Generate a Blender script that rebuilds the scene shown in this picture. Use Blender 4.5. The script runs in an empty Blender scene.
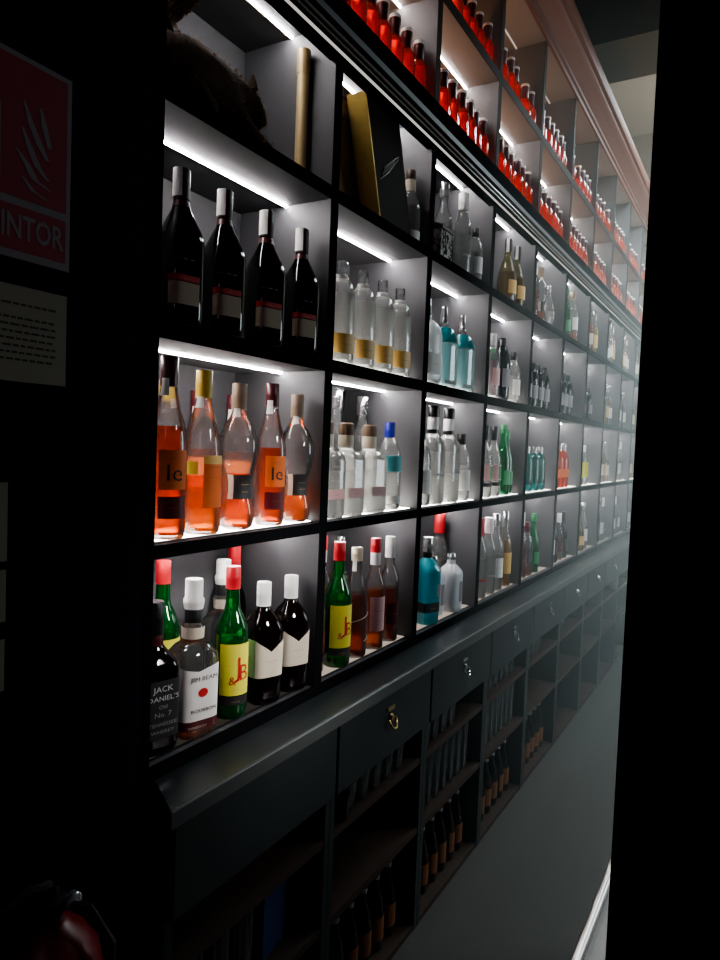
import bpy, math, random
from math import sin, cos, pi, radians
random.seed(7)
C = bpy.context.scene.collection

# ------------------------------------------------------------------ materials
MATS = {}
def _new(name):
    m = bpy.data.materials.new(name); m.use_nodes = True
    nt = m.node_tree; nt.nodes.clear()
    return m, nt, nt.nodes.new('ShaderNodeOutputMaterial')

def paint(name, col, rough=.5, metal=0., spec=.5, noise=.15, scale=30., bump=0., col2=None, stretch=None):
    if name in MATS: return MATS[name]
    m, nt, out = _new(name)
    b = nt.nodes.new('ShaderNodeBsdfPrincipled')
    b.inputs['Roughness'].default_value = rough
    b.inputs['Metallic'].default_value = metal
    b.inputs['Specular IOR Level'].default_value = spec
    tc = nt.nodes.new('ShaderNodeTexCoord'); mp = nt.nodes.new('ShaderNodeMapping')
    if stretch: mp.inputs['Scale'].default_value = stretch
    nz = nt.nodes.new('ShaderNodeTexNoise'); nz.inputs['Scale'].default_value = scale
    nz.inputs['Detail'].default_value = 4
    nt.links.new(tc.outputs['Object'], mp.inputs[0]); nt.links.new(mp.outputs[0], nz.inputs['Vector'])
    mx = nt.nodes.new('ShaderNodeMix'); mx.data_type = 'RGBA'
    c2 = col2 or tuple(c * (1 - noise) for c in col)
    mx.inputs[6].default_value = (*col, 1); mx.inputs[7].default_value = (*c2, 1)
    nt.links.new(nz.outputs['Fac'], mx.inputs[0]); nt.links.new(mx.outputs[2], b.inputs['Base Color'])
    if bump:
        bp = nt.nodes.new('ShaderNodeBump'); bp.inputs['Strength'].default_value = bump
        bp.inputs['Distance'].default_value = .004
        nt.links.new(nz.outputs['Fac'], bp.inputs['Height']); nt.links.new(bp.outputs[0], b.inputs['Normal'])
    nt.links.new(b.outputs[0], out.inputs[0])
    MATS[name] = m; return m

def emit(name, col, st):
    if name in MATS: return MATS[name]
    m, nt, out = _new(name)
    e = nt.nodes.new('ShaderNodeEmission'); e.inputs[0].default_value = (*col, 1); e.inputs[1].default_value = st
    nt.links.new(e.outputs[0], out.inputs[0]); MATS[name] = m; return m

def glass(name, tint=(.93, .96, .95), edge=.35, body=.06, bodycol=None, rough=.04, gl=1.0, ior=0.):
    """thin-walled glass: tinted see-through shell, darker where seen edge-on, with a clear reflection"""
    if name in MATS: return MATS[name]
    m, nt, out = _new(name); N = nt.nodes.new; L = nt.links.new
    lw = N('ShaderNodeLayerWeight'); lw.inputs['Blend'].default_value = .45
    mx = N('ShaderNodeMix'); mx.data_type = 'RGBA'
    mx.inputs[6].default_value = (*tint, 1); mx.inputs[7].default_value = (*[t * edge for t in tint], 1)
    L(lw.outputs['Facing'], mx.inputs[0])
    tr = N('ShaderNodeBsdfTransparent'); L(mx.outputs[2], tr.inputs[0])
    if ior:
        rf = N('ShaderNodeBsdfRefraction'); L(mx.outputs[2], rf.inputs[0]); rf.inputs['IOR'].default_value = ior; rf.inputs['Roughness'].default_value = .03
        mr = N('ShaderNodeMixShader'); mr.inputs[0].default_value = .75; L(tr.outputs[0], mr.inputs[1]); L(rf.outputs[0], mr.inputs[2]); tr = mr
    bc = bodycol or tint
    tl = N('ShaderNodeBsdfTranslucent'); tl.inputs[0].default_value = (*bc, 1)
    df = N('ShaderNodeBsdfDiffuse'); df.inputs[0].default_value = (*bc, 1)
    m0 = N('ShaderNodeMixShader'); m0.inputs[0].default_value = .5; L(tl.outputs[0], m0.inputs[1]); L(df.outputs[0], m0.inputs[2])
    m1 = N('ShaderNodeMixShader'); m1.inputs[0].default_value = body; L(tr.outputs[0], m1.inputs[1]); L(m0.outputs[0], m1.inputs[2])
    gs = N('ShaderNodeBsdfGlossy'); gs.inputs['Roughness'].default_value = rough; gs.inputs[0].default_value = (gl, gl, gl, 1)
    fr = N('ShaderNodeFresnel'); fr.inputs['IOR'].default_value = 1.5
    nz = N('ShaderNodeTexNoise'); nz.inputs['Scale'].default_value = 18
    bp = N('ShaderNodeBump'); bp.inputs['Strength'].default_value = .25; bp.inputs['Distance'].default_value = .004
    tc = N('ShaderNodeTexCoord'); L(tc.outputs['Object'], nz.inputs['Vector']); L(nz.outputs['Fac'], bp.inputs['Height'])
    L(bp.outputs[0], gs.inputs['Normal'])
    m2 = N('ShaderNodeMixShader'); L(fr.outputs[0], m2.inputs[0]); L(m1.outputs[0], m2.inputs[1]); L(gs.outputs[0], m2.inputs[2])
    L(m2.outputs[0], out.inputs[0]); MATS[name] = m; return m

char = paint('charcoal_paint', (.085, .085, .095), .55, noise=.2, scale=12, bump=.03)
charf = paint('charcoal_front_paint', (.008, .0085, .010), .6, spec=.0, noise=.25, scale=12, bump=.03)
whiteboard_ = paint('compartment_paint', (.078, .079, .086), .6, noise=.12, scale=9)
cabm = paint('cabinet_paint', (.030, .038, .040), .42, noise=.3, scale=10, bump=.04)
ledm = paint('ledge_lacquer', (.035, .042, .045), .28, noise=.3, scale=14, bump=.03)
woodm = paint('shelf_wood', (.06, .034, .024), .55, noise=.5, scale=7, stretch=(6, .6, 6))
alum = paint('aluminium', (.55, .55, .56), .3, .9, noise=.1)
steel = paint('stainless_steel', (.55, .52, .50), .28, .95, noise=.15, scale=60)
brass = paint('brass', (.62, .46, .2), .3, .9, noise=.15)
chrome = paint('chrome', (.7, .7, .7), .15, 1., noise=.05)
crownm = paint('crown_paint', (.12, .068, .055), .6, spec=.2, scale=3, col2=(.10, .03, .022), stretch=(4, .5, 4))
upm = paint('upper_unit_paint', (.028, .020, .019), .7, spec=.05, noise=.2, scale=8)
upin = paint('upper_compartment_paint', (.15, .142, .145), .6, noise=.12, scale=8)
moldm = paint('handrail_trim_paint', (.15, .14, .125), .3, .4, noise=.15, scale=20)
wallm = paint('dark_plum_wall', (.012, .0035, .014), .9, spec=.1, noise=.3, scale=6)
endm = paint('plaster_grey', (.33, .31, .28), .8, noise=.12, scale=3)
ceilm = paint('ceiling_green_grey', (.13, .14, .11), .8, noise=.15, scale=3)
beamm = paint('beam_green_grey', (.06, .065, .05), .8, noise=.2, scale=3)
floorm = paint('speckled_floor', (.085, .082, .07), .6, noise=.5, scale=160, bump=.2, col2=(.045, .045, .042))
LED = emit('led_white', (1., .95, .94), 150.)
LEDU = emit('led_upper', (1., .95, .93), 80.)
LEDD = emit('led_dim', (1., .9, .86), .5)
GLOW_WARM = emit('added_glow_warm', (1., .94, .87), 11.)
GLOW_RED = emit('added_glow_red', (1., .50, .24), 6.)

g_clear = glass('glass_clear', (.97, .98, .975), .5, .06, (.9, .93, .95), ior=1.12)
g_bright = glass('glass_bright_clear', (.98, .985, .98), .55, .13, (.95, .96, .95), ior=1.22)
g_frost = glass('glass_frosted', (.9, .93, .95), .5, .6, (.85, .9, .93), .3)
g_green = glass('glass_green', (.12, .62, .22), .4, .12, (.03, .45, .10))
g_dgreen = glass('glass_bright_green', (.06, .6, .30), .4, .2, (.02, .5, .2))
g_olive = glass('glass_olive', (.62, .56, .25), .4, .12, (.4, .36, .12))
g_teal = glass('glass_teal', (.22, .60, .56), .4, .10, (.10, .5, .46), ior=1.1)
g_blue = glass('glass_aqua', (.45, .94, 1.), .5, .38, (.12, .85, .95))
g_brown = glass('glass_brown', (.20, .085, .07), .3, .08, (.09, .03, .03))
g_dark = glass('glass_smoke_dark', (.045, .03, .035), .4, .05, (.02, .012, .014))
g_red = glass('glass_red', (1., .40, .18), .4, .25, (1., .22, .07))
g_blk = glass('glass_black_teal', (.05, .10, .11), .4, .06, (.02, .04, .05))
g_tumbler = glass('glass_tumbler', (.93, .96, .96), .35, .12, (.8, .85, .88))
l_amber = glass('spirit_amber', (1., .33, .05), .5, .20, (1., .24, .03))
l_orange = glass('spirit_orange', (1., .42, .07), .55, .24, (1., .34, .04))
l_red = glass('spirit_red', (1., .42, .14), .45, .35, (1., .28, .08))
l_brn = glass('spirit_brown', (.80, .28, .13), .5, .22, (.65, .20, .08))
l_rum = glass('spirit_spiced', (.62, .24, .16), .5, .25, (.45, .15, .09))
l_pale = glass('spirit_pale', (.97, .98, .97), .6, .30, (.95, .95, .93))
l_gold = glass('spirit_gold', (1., .72, .28), .6, .3, (.95, .62, .2))
l_pink = glass('spirit_pink', (.9, .75, .82), .6, .3, (.85, .68, .78))
l_aqua = glass('spirit_aqua', (.45, .90, .95), .6, .4, (.30, .82, .90))

def pm(n, c, r=.45, metal=0.): return paint(n, c, r, metal, noise=.12, scale=40)
k_red = pm('cap_red', (.62, .03, .04), .35); k_white = pm('cap_white', (.85, .84, .82), .4)
k_black = pm('cap_black', (.015, .015, .017), .3); k_brown = pm('cap_brown', (.05, .03, .018), .4)
k_copper = pm('cap_copper', (.42, .22, .12), .35, .6); k_yellow = pm('cap_yellow', (.72, .52, .08), .35)
k_wine = pm('cap_wine', (.09, .015, .02), .3); k_silver = pm('cap_silver', (.6, .6, .6), .25, .8)
k_cork = pm('cap_cork', (.22, .14, .09), .6); k_cream = pm('cap_cream', (.72, .65, .5), .5)
k_blue = pm('cap_blue', (.03, .04, .42), .4); k_green = pm('cap_green', (.02, .25, .08), .4)
k_taupe = pm('cap_taupe', (.28, .2, .14), .45)
p_white = pm('paper_white', (.8, .79, .76), .7); p_cream = pm('paper_cream', (.62, .55, .44), .7)
p_beige = pm('paper_beige', (.46, .38, .27), .7); p_black = pm('paper_black', (.02, .02, .022), .6)
p_yellow = pm('paper_yellow', (.72, .68, .08), .6); p_lime = pm('paper_lime', (.5, .72, .3), .6)
p_gold = pm('paper_gold', (.75, .47, .14), .45); p_orange = pm('paper_orange', (.70, .15, .02), .6)
p_red = pm('paper_red', (.5, .03, .03), .6); p_pink = pm('paper_pink', (.75, .45, .45), .6)
p_grey = pm('paper_grey', (.25, .24, .25), .6); p_teal = pm('paper_teal', (.1, .45, .48), .6)
i_black = pm('ink_black', (.02, .015, .015), .6); i_red = pm('ink_red', (.5, .02, .02), .6)
i_white = pm('ink_white', (.7, .7, .7), .6); i_grey = pm('ink_grey', (.33, .33, .33), .6)
goldfoil = paint('gold_foil', (.80, .56, .16), .35, .55, noise=.25, scale=60)
golddim = paint('gold_foil_dull', (.32, .21, .08), .5, .4, noise=.3, scale=60)
boxdark = paint('box_dark_brown', (.022, .015, .014), .8, spec=.1, noise=.3, scale=20)
stone = pm('stoneware_white', (.62, .63, .66), .35)
furm = paint('fur_brown_black', (.075, .040, .022), .9, noise=.5, scale=25, col2=(.010, .006, .005), spec=.1)
furl = paint('fur_mottled', (.36, .20, .09), .9, scale=55, col2=(.03, .016, .01), spec=.1)
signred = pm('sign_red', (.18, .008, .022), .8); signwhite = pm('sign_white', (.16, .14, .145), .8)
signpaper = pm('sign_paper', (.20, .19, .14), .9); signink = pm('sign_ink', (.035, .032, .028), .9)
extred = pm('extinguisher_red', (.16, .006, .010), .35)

# ------------------------------------------------------------------ mesh tools
class MB:
    def __init__(s): s.v = []; s.f = []
    def box(s, x0, x1, y0, y1, z0, z1):
        b = len(s.v)
        s.v += [(x, y, z) for z in (z0, z1) for x, y in ((x0, y0), (x1, y0), (x1, y1), (x0, y1))]
        s.f += [tuple(b + i for i in q) for q in ((0, 3, 2, 1), (4, 5, 6, 7), (0, 1, 5, 4), (1, 2, 6, 5), (2, 3, 7, 6), (3, 0, 4, 7))]
        return s
    def loft(s, prof, seg=28, cx=0, cy=0, cap=(True, True)):
        b = len(s.v); n = len(prof)
        for p in prof:
            r, z = p[0], p[1]; e = p[2] if len(p) > 2 else 2.; q = p[3] if len(p) > 3 else 1.
            for i in range(seg):
                t = 2 * pi * i / seg; x, y = sec(t, r, e, q)
                s.v.append((cx + x, cy + y, z))
        for j in range(n - 1):
            for i in range(seg):
                k = (i + 1) % seg
                s.f.append((b + j * seg + i, b + j * seg + k, b + (j + 1) * seg + k, b + (j + 1) * seg + i))
        if cap[0]: s.f.append(tuple(b + i for i in reversed(range(seg))))
        if cap[1]: s.f.append(tuple(b + (n - 1) * seg + i for i in range(seg)))
        return s
    def tube(s, pts, r, seg=8):
        b = len(s.v); n = len(pts)
        rs = r if isinstance(r, (list, tuple)) else [r] * n
        for j, p in enumerate(pts):
            a = pts[max(j - 1, 0)]; c = pts[min(j + 1, n - 1)]
            d = [c[i] - a[i] for i in range(3)]; l = math.sqrt(sum(q * q for q in d)) or 1; d = [q / l for q in d]
            h = (0, 0, 1) if abs(d[2]) < .9 else (1, 0, 0)
            u = [d[1] * h[2] - d[2] * h[1], d[2] * h[0] - d[0] * h[2], d[0] * h[1] - d[1] * h[0]]
            l = math.sqrt(sum(q * q for q in u)); u = [q / l for q in u]
            w = [u[1] * d[2] - u[2] * d[1], u[2] * d[0] - u[0] * d[2], u[0] * d[1] - u[1] * d[0]]
            for i in range(seg):
                t = 2 * pi * i / seg
                s.v.append(tuple(p[k] + rs[j] * (cos(t) * u[k] + sin(t) * w[k]) for k in range(3)))
        for j in range(n - 1):
            for i in range(seg):
                k = (i + 1) % seg
                s.f.append((b + j * seg + i, b + j * seg + k, b + (j + 1) * seg + k, b + (j + 1) * seg + i))
        s.f.append(tuple(b + i for i in reversed(range(seg)))); s.f.append(tuple(b + (n - 1) * seg + i for i in range(seg)))
        return s
    def extrude_y(s, poly, y0, y1):
        """closed (x,z) outline swept along y"""
        b = len(s.v); n = len(poly)
        for y in (y0, y1): s.v += [(x, y, z) for x, z in poly]
        for i in range(n):
            k = (i + 1) % n; s.f.append((b + i, b + k, b + n + k, b + n + i))
        s.f.append(tuple(b + i for i in reversed(range(n)))); s.f.append(tuple(b + n + i for i in range(n)))
        return s
    def mesh(s, name, mats, smooth=False, angle=35, bev=0):
        me = bpy.data.meshes.new(name); me.from_pydata(s.v, [], s.f); me.update()
        for m in (mats if isinstance(mats, list) else [mats]): me.materials.append(m)
        if smooth:
            me.shade_smooth(); me.set_sharp_from_angle(angle=radians(angle))
        return me
    def obj(s, name, mat, parent=None, smooth=False, angle=35, bev=0, **tags):
        o = bpy.data.objects.new(name, s.mesh(name, mat, smooth, angle)); C.objects.link(o)
        if parent: o.parent = parent
        if bev:
            md = o.modifiers.new('b', 'BEVEL'); md.width = bev; md.segments = 2; md.limit_method = 'ANGLE'
        for k, v in tags.items(): o[k] = v
        return o

def sec(t, r, e, q):
    c, s_ = cos(t), sin(t)
    k = (abs(c) ** e + abs(s_) ** e) ** (-1 / e)
    return r * k * c, r * q * k * s_

def empty(name, loc=(0, 0, 0), rz=0, label=None, cat=None, group=None, kind=None):
    o = bpy.data.objects.new(name, None); C.objects.link(o); o.location = loc; o.rotation_euler[2] = rz
    tag(o, label, cat, group, kind); return o
def tag(o, label=None, cat=None, group=None, kind=None):
    if label: o['label'] = label
    if cat: o['category'] = cat
    if group: o['group'] = group
    if kind: o['kind'] = kind
    return o

def at(prof, z):
    """radius, exponent, ratio of a profile at height z"""
    P = [(p[0], p[1], p[2] if len(p) > 2 else 2., p[3] if len(p) > 3 else 1.) for p in prof]
    for a, b in zip(P, P[1:]):
        if a[1] <= z <= b[1] and b[1] > a[1]:
            f = (z - a[1]) / (b[1] - a[1]); return tuple(a[i] + (b[i] - a[i]) * f for i in (0, 2, 3))
    p = P[-1] if z > P[-1][1] else P[0]
    return p[0], p[2], p[3]

def onsurf(prof, az, z, off):
    r, e, q = at(prof, z); x, y = sec(az, r, e, q)
    l = math.hypot(x, y) or 1
    return (x + x / l * off, y + y / l * off, z)

def patch(prof, a0, a1, z0, z1, off=.0008, na=14, nz=6, shape=None):
    m = MB()
    for j in range(nz + 1):
        for i in range(na + 1):
            u = i / na; z = z0 + (z1 - z0) * j / nz
            if shape: z = shape(u, j / nz, z0, z1)
            m.v.append(onsurf(prof, a0 + (a1 - a0) * u, z, off))
    for j in range(nz):
        for i in range(na):
            b = j * (na + 1) + i; m.f.append((b, b + 1, b + na + 2, b + na + 1))
    return m

_T = {}
def text_tris(s, bold=0.):
    """letters of a string as flat triangles, one unit high, centred"""
    if s in _T: return _T[s]
    cu = bpy.data.curves.new('t', 'FONT'); cu.body = s; cu.align_x = 'CENTER'; cu.resolution_u = 2; cu.offset = bold
    ob = bpy.data.objects.new('t', cu); C.objects.link(ob)
    bpy.context.view_layer.update()
    me = ob.evaluated_get(bpy.context.evaluated_depsgraph_get()).to_mesh()
    v = [tuple(p.co) for p in me.vertices]; f = [tuple(p.vertices) for p in me.polygons]
    C.objects.unlink(ob); bpy.data.objects.remove(ob)
    _T[s] = (v, f); return v, f
def text_on(prof, s, az, z, h, off=.0016, wide=1., arch=0.):
    v, f = text_tris(s); m = MB()
    for x, y, _ in v:
        u = x * h * wide; r = max(.01, at(prof, z)[0])
        m.v.append(onsurf(prof, az + u / r, z + y * h - arch * u * u, off))
    m.f = list(f); return m

LEGIBLE = {'JIM BEAM', 'BOURBON', '●', 'J', 'B', '&', 'le', 'JACK', "DANIEL'S", 'Old', 'No. 7', 'TENNESSEE', 'WHISKEY'}
# ------------------------------------------------------------------ bottle kinds
# every kind: list of (part name, mesh, parent index or None)
KINDS = {}
def kind(name, prof, gm, fill=None, lm=None, cap=None, labels=(), texts=(), extra=(), seg=28, smooth=True):
    parts = [('glass_body', MB().loft(prof, seg, cap=(True, True)).mesh(name, gm, True, 40), None)]
    if fill:
        z0 = prof[0][1] + .008
        zs = sorted({z0, fill} | {p[1] for p in prof if z0 < p[1] < fill})
        inner = []
        for z in zs:
            r, e, q = at(prof, z); inner.append((max(r - .0035, .002), z, e, q))
        parts.append(('spirit', MB().loft(inner, seg).mesh(name + '_spirit', lm, True, 40), None))
    for c in (cap or []):
        parts.append((c[0], MB().loft(c[1], 20).mesh(c[0], c[2], True, 40), None))
    for (pn, a0, a1, z0, z1, m, *sh) in labels:
        off = sh[1] if len(sh) > 1 else .0008
        parts.append((pn, patch(prof, radians(a0), radians(a1), z0, z1, off, shape=sh[0] if sh else None).mesh(pn, m, True, 60), None))
    li = next((i for i, p in enumerate(parts) if p[0] == 'label'), 0)
    for (s, az, z, h, m, *w) in texts:
        if s not in LEGIBLE: s = '– – –' if len(s) > 4 else '– –'   # print too small to read: a broken line
        off = .0016 if len(w) < 2 else w[1]
        parts.append(('lettering', text_on(prof, s, radians(az), z, h, off, *(w[:1])).mesh('lettering', m), li))
    for (pn, mb, m) in extra:
        parts.append((pn, mb.mesh(pn, m, True, 40), None))
    KINDS[name] = parts

WID = {'bourbon': 1.17, 'square_whiskey': 1.06, 'square_gin': 1.1, 'tall_square': 1.14, 'teal_dome': 1.1, 'frost_dome': 1.1, 'short_clear': 1.12, 'clear_red': 1.1, 'clear_white': 1.1, 'clear_tall': 1.1, 'aqua': 1.06}
def place(k, loc, rz=0, s=1., label='', group=None, name='liquor_bottle', cat='bottle', sz=None):
    root = empty(name, loc, radians(rz), label, cat, group)
    root.scale = (s * WID.get(k, 1), s * WID.get(k, 1), sz or s)
    obs = []
    for pn, me, pi_ in KINDS[k]:
        o = bpy.data.objects.new(pn, me); C.objects.link(o)
        o.parent = obs[pi_] if pi_ is not None else root
        obs.append(o)
    return root

def capp(z0, z1, r, m, name='cap', flare=0.):
    return (name, [(r, z0), (r + flare, z0 + .003), (r, z0 + (z1 - z0) * .45), (r + .0007, z0 + (z1 - z0) * .5), (r, z0 + (z1 - z0) * .55), (r, z1 - .002), (r * .93, z1)], m)
def sh_v(depth):   # label whose upper edge dips to a point in its middle
    return lambda u, v, z0, z1: z0 + (z1 - depth * (1 - abs(2 * u - 1)) - z0) * v
def sh_up(rise):
    return lambda u, v, z0, z1: z0 + (z1 + rise * (1 - (2 * u - 1) ** 2) - z0) * v

# 1 dark rum bottle
pr = [(.034, 0, 5), (.038, .006, 5), (.039, .02, 5), (.040, .165, 5), (.037, .185, 4.2), (.029, .208, 3), (.019, .232, 2.2), (.0150, .25, 2), (.0145, .30, 2)]
kind('rum', pr, g_dark, .02, l_rum, [capp(.252, .312, .0168, k_brown)],
     [('label', -62, 28, .038, .082, p_beige), ('red_band', -62, 28, .084, .096, i_red), ('tax_strip', -112, -30, .256, .3125, p_white, None, .0035), ('neck_band', -180, 180, .236, .250, k_wine)],
     [('Añejo', -18, .122, .019, i_grey, 1.), ('AÑEJO', -18, .0865, .008, p_pink, 1.3), ('RESERVA', -18, .105, .008, i_grey, 1.2)])
# 2 square whiskey with black label
pr = [(.034, 0, 7), (.0375, .005, 7), (.0385, .02, 7), (.0385, .172, 7), (.036, .183, 5), (.026, .199, 3), (.0165, .214, 2), (.0155, .25, 2), (.0165, .262, 2), (.0145, .29, 2)]
kind('square_whiskey', pr, g_brown, .17, l_brn, [capp(.232, .30, .0172, k_black), ('neck_label', [(.0168, .205), (.0175, .21), (.0175, .232), (.0168, .234)], k_wine)],
     [('label', -44, 44, .035, .150, p_black), ('side_label', -135, -50, .035, .150, p_black)],
     [("JACK", 0, .128, .016, i_white, 1.), ("DANIEL'S", 0, .110, .014, i_white, 1.), ("Old", 0, .094, .011, i_grey), ("No. 7", 0, .078, .014, i_grey), ("TENNESSEE", 0, .060, .010, i_grey), ("WHISKEY", 0, .045, .010, i_grey),
      ("JACK DANIEL'S", -92, .12, .010, i_grey), ("OLD No. 7 BRAND", -92, .09, .007, i_grey), ("WHISKEY", -92, .06, .010, i_grey)])
# 3 square bourbon with white label
pr = [(.034, 0, 4.5), (.038, .006, 4.5), (.039, .02, 4.5), (.040, .16, 4.5), (.0385, .178, 4), (.030, .193, 3), (.019, .203, 2.2), (.0195, .208, 2), (.0205, .235, 2), (.0155, .243, 2), (.0145, .30, 2)]
kind('bourbon', pr, g_clear, .05, l_orange, [('neck_wrap', [(.0165, .243), (.0165, .272), (.0155, .274)], k_black), ('pourer', [(.0175, .272), (.0195, .285), (.0195, .292), (.0165, .297), (.0165, .332), (.0155, .336)], k_white),
     ],
     [('label', -72, 44, .040, .158, p_white, sh_v(.012)), ('dark_band', -72, 44, .020, .038, k_wine), ('neck_label', -180, 180, .209, .234, p_cream, None, .0010)],
     [('JIM BEAM', 2, .126, .0130, i_black, .95, ), ('BOURBON', 2, .058, .0105, i_black, .95), ('KENTUCKY STRAIGHT', 2, .074, .004, i_red), ('●', -2, .090, .026, i_red), ('WHISKEY', -14, .024, .008, p_cream), ('SINCE 1795', -14, .045, .006, i_red)])
# 4 tall round green whisky
pr = [(.033, 0), (.037, .005), (.038, .02), (.038, .176), (.0375, .192), (.034, .208), (.0265, .226), (.019, .24), (.016, .256), (.0145, .30), (.014, .32)]
kind('green_whisky', pr, g_green, .17, g_green, [capp(.288, .338, .0165, k_red)],
     [('label', -74, 40, .055, .170, p_yellow), ('dark_band', -74, 40, .034, .053, i_black)],
     [('J', -8, .098, .062, i_red, .9), ('B', 10, .088, .052, i_red, .9), ('&', -30, .080, .026, i_red), ('RARE', -46, .12, .008, i_red), ('A BLEND', -20, .066, .007, i_red), ('SCOTCH WHISKY', -18, .039, .009, p_cream)])
# 5 squat-shouldered scotch
def flat_sh(u, v, z0, z1): return z0 + (z1 - .03 * (1 - abs(2 * u - 1)) - z0) * v
pr = [(.036, 0, 4), (.040, .006, 4), (.041, .02, 4), (.043, .172, 4), (.041, .188, 3.5), (.032, .208, 3), (.020, .224, 2.3), (.0155, .235, 2), (.0145, .27, 2)]
kind('brown_scotch', pr, g_brown, .16, g_brown, [capp(.236, .294, .0178, k_white)],
     [('label', -52, 50, .068, .160, p_cream, flat_sh), ('side_label', -132, -53, .068, .160, p_lime)],
     [("Ballantine's", 0, .104, .013, i_red, 1.), ('FINEST', 0, .088, .007, i_red), ('SCOTCH WHISKY', 0, .076, .006, i_grey), ('BLENDED', -92, .12, .007, k_green), ('SCOTCH', -92, .10, .009, k_green)])
# 6 amber brandy
pr = [(.032, 0), (.036, .005), (.037, .02), (.0375, .175), (.0365, .195), (.031, .222), (.0235, .25), (.0175, .275), (.0145, .295), (.014, .33)]
for nm, fl in (('brandy_full', .215), ('brandy_low', .19)):
    kind(nm, pr, g_clear, fl, l_amber, [capp(.29, .347, .0165, k_wine)],
         [('label', -60, 30, .095, .170, p_orange), ('lower_label', -60, 30, .040, .082, k_wine), ('tax_strip', -85, -35, .272, .305, p_white, None, .0030)],
         [('le', -14, .112, .045, i_black, 1.1), ('ARMAGNAC', -16, .058, .009, p_orange, 1.), ('VIEUX', -16, .152, .008, i_black, 1.)])
# 7 yellow-capped tapered bottle
pr = [(.036, 0), (.041, .006), (.042, .02), (.042, .15), (.0395, .18), (.033, .22), (.024, .255), (.0165, .28), (.0145, .295), (.014, .33)]
kind('tapered', pr, g_clear, .125, l_orange, [capp(.29, .348, .0175, k_yellow)],
     [('label', -32, 40, .058, .165, p_orange), ('gold_patch', -90, -48, .128, .155, p_yellow), ('tax_strip', -85, -35, .268, .292, p_white, None, .0030), ('label_head', -32, 40, .150, .168, p_gold, None, .0014)],
     [('BRANDY', 4, .140, .012, i_black), ('SOLERA', 4, .120, .009, i_black)])
# 8 bulb-shouldered bottle
pr = [(.030, 0), (.038, .006), (.0415, .025), (.040, .048), (.033, .072), (.030, .090), (.031, .112), (.038, .130), (.0450, .155), (.0475, .180), (.0460, .205), (.036, .232), (.021, .254), (.0155, .268), (.0145, .32)]
kind('bulb', pr, g_clear, .07, l_orange, [capp(.272, .332, .0170, k_taupe)],
     [('label', -52, 44, .070, .125, p_black), ('tax_strip', -75, -30, .255, .275, p_white, None, .0035), ('label_edge', -75, -52, .070, .125, p_cream)],
     [('GRAND', 0, .100, .011, p_gold), ('RESERVE', 0, .084, .009, p_gold)])
kind('bulb_amber', pr, g_clear, .128, l_amber, [capp(.272, .332, .0170, k_taupe)],
     [('label', -52, 44, .070, .125, p_black), ('tax_strip', -75, -30, .255, .275, p_white, None, .0035), ('label_edge', -75, -52, .070, .125, p_cream)],
     [('GRAND', 0, .100, .011, p_gold), ('RESERVE', 0, .084, .009, p_gold)])
# 9 spiral rum
pr = [(.033, 0), (.037, .006), (.038, .02), (.037, .15), (.036, .17), (.029, .21), (.020, .25), (.0155, .275), (.0145, .31)]
sp = MB().tube([onsurf(pr, 2 * pi * t / 24, .05 + .0030 * t, .001) for t in range(36)], .0013, 5)
kind('spiral_rum', pr, g_clear, .19, l_brn, [capp(.29, .33, .0175, k_cream)], [('tax_strip', -90, -50, .26, .29, p_white, None, .003)], extra=[('rope_band', sp, p_cream)])
# 10 tall amber with label
pr = [(.030, 0), (.034, .006), (.0345, .19), (.032, .215), (.022, .24), (.0155, .262), (.0145, .33)]
kind('amber_tall', pr, g_clear, .195, l_orange, [capp(.31, .355, .0170, k_red), ('neck_foil', [(.0162, .27), (.0165, .31), (.016, .311)], k_white)],
     [('label', -70, 40, .06, .17, p_pink)], [('GIN', -15, .12, .020, i_red), ('LONDON', -15, .09, .010, i_red)])
kind('brown_tall', pr, g_clear, .18, l_brn, [capp(.28, .350, .0175, k_white)], [('label', -60, 30, .06, .13, k_wine)], [('RUM', -15, .09, .018, p_gold)])
kind('clear_tall', pr, g_bright, .17, l_pale, [capp(.29, .350, .0170, k_silver)], [('label', -60, 40, .06, .15, p_white)], [('VODKA', -10, .10, .016, i_grey)])
kind('clear_red', pr, g_bright, .17, l_pale, [capp(.27, .345, .0190, k_red)], [('label', -50, 30, .075, .083, i_red)], [])
kind('clear_white', pr, g_bright, .17, l_pale, [capp(.27, .340, .0190, k_white)], [('label', -50, 30, .08, .088, i_grey)])
kind('gold_tall', pr, g_clear, .22, l_gold, [capp(.28, .350, .0170, k_silver)], [('label', -60, 40, .06, .16, p_gold)])
kind('orange_tall', pr, g_clear, .21, l_orange, [capp(.28, .345, .0170, k_black)], [('label', -60, 40, .06, .14, p_cream)])
kind('dark_tall', pr, g_blk, None, None, [capp(.20, .235, .0170, k_black)] and [('cap', [(.0165, .29), (.0165, .35), (.0155, .352)], k_black)], [('label', -60, 40, .06, .15, p_black)], [('N', -10, .1, .02, i_grey)])
kind('dark_red', pr, g_dark, None, None, [capp(.28, .37, .0170, k_red)], [('label', -60, 40, .06, .14, p_black)])
kind('pink_tall', pr, g_clear, .19, l_pink, [capp(.28, .34, .0170, k_white)], [('label', -60, 40, .06, .13, p_red)])
# 11 clear straight with gold label
pr = [(.034, 0, 2.6), (.037, .006, 2.6), (.0375, .02, 2.6), (.0375, .175, 2.6), (.0365, .195, 2.4), (.030, .218, 2), (.020, .232), (.0145, .24), (.014, .262)]
kind('gold_label', pr, g_bright, .19, l_pale, [('stopper', [(.0125, .245), (.0155, .25), (.0155, .276), (.0145, .28)], g_clear), ('neck_ring', [(.0165, .228), (.0175, .232), (.0165, .242)], k_white)],
     [('label', -70, 50, .024, .078, p_gold)], [('Ginebra', -10, .045, .014, k_brown)])
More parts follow.
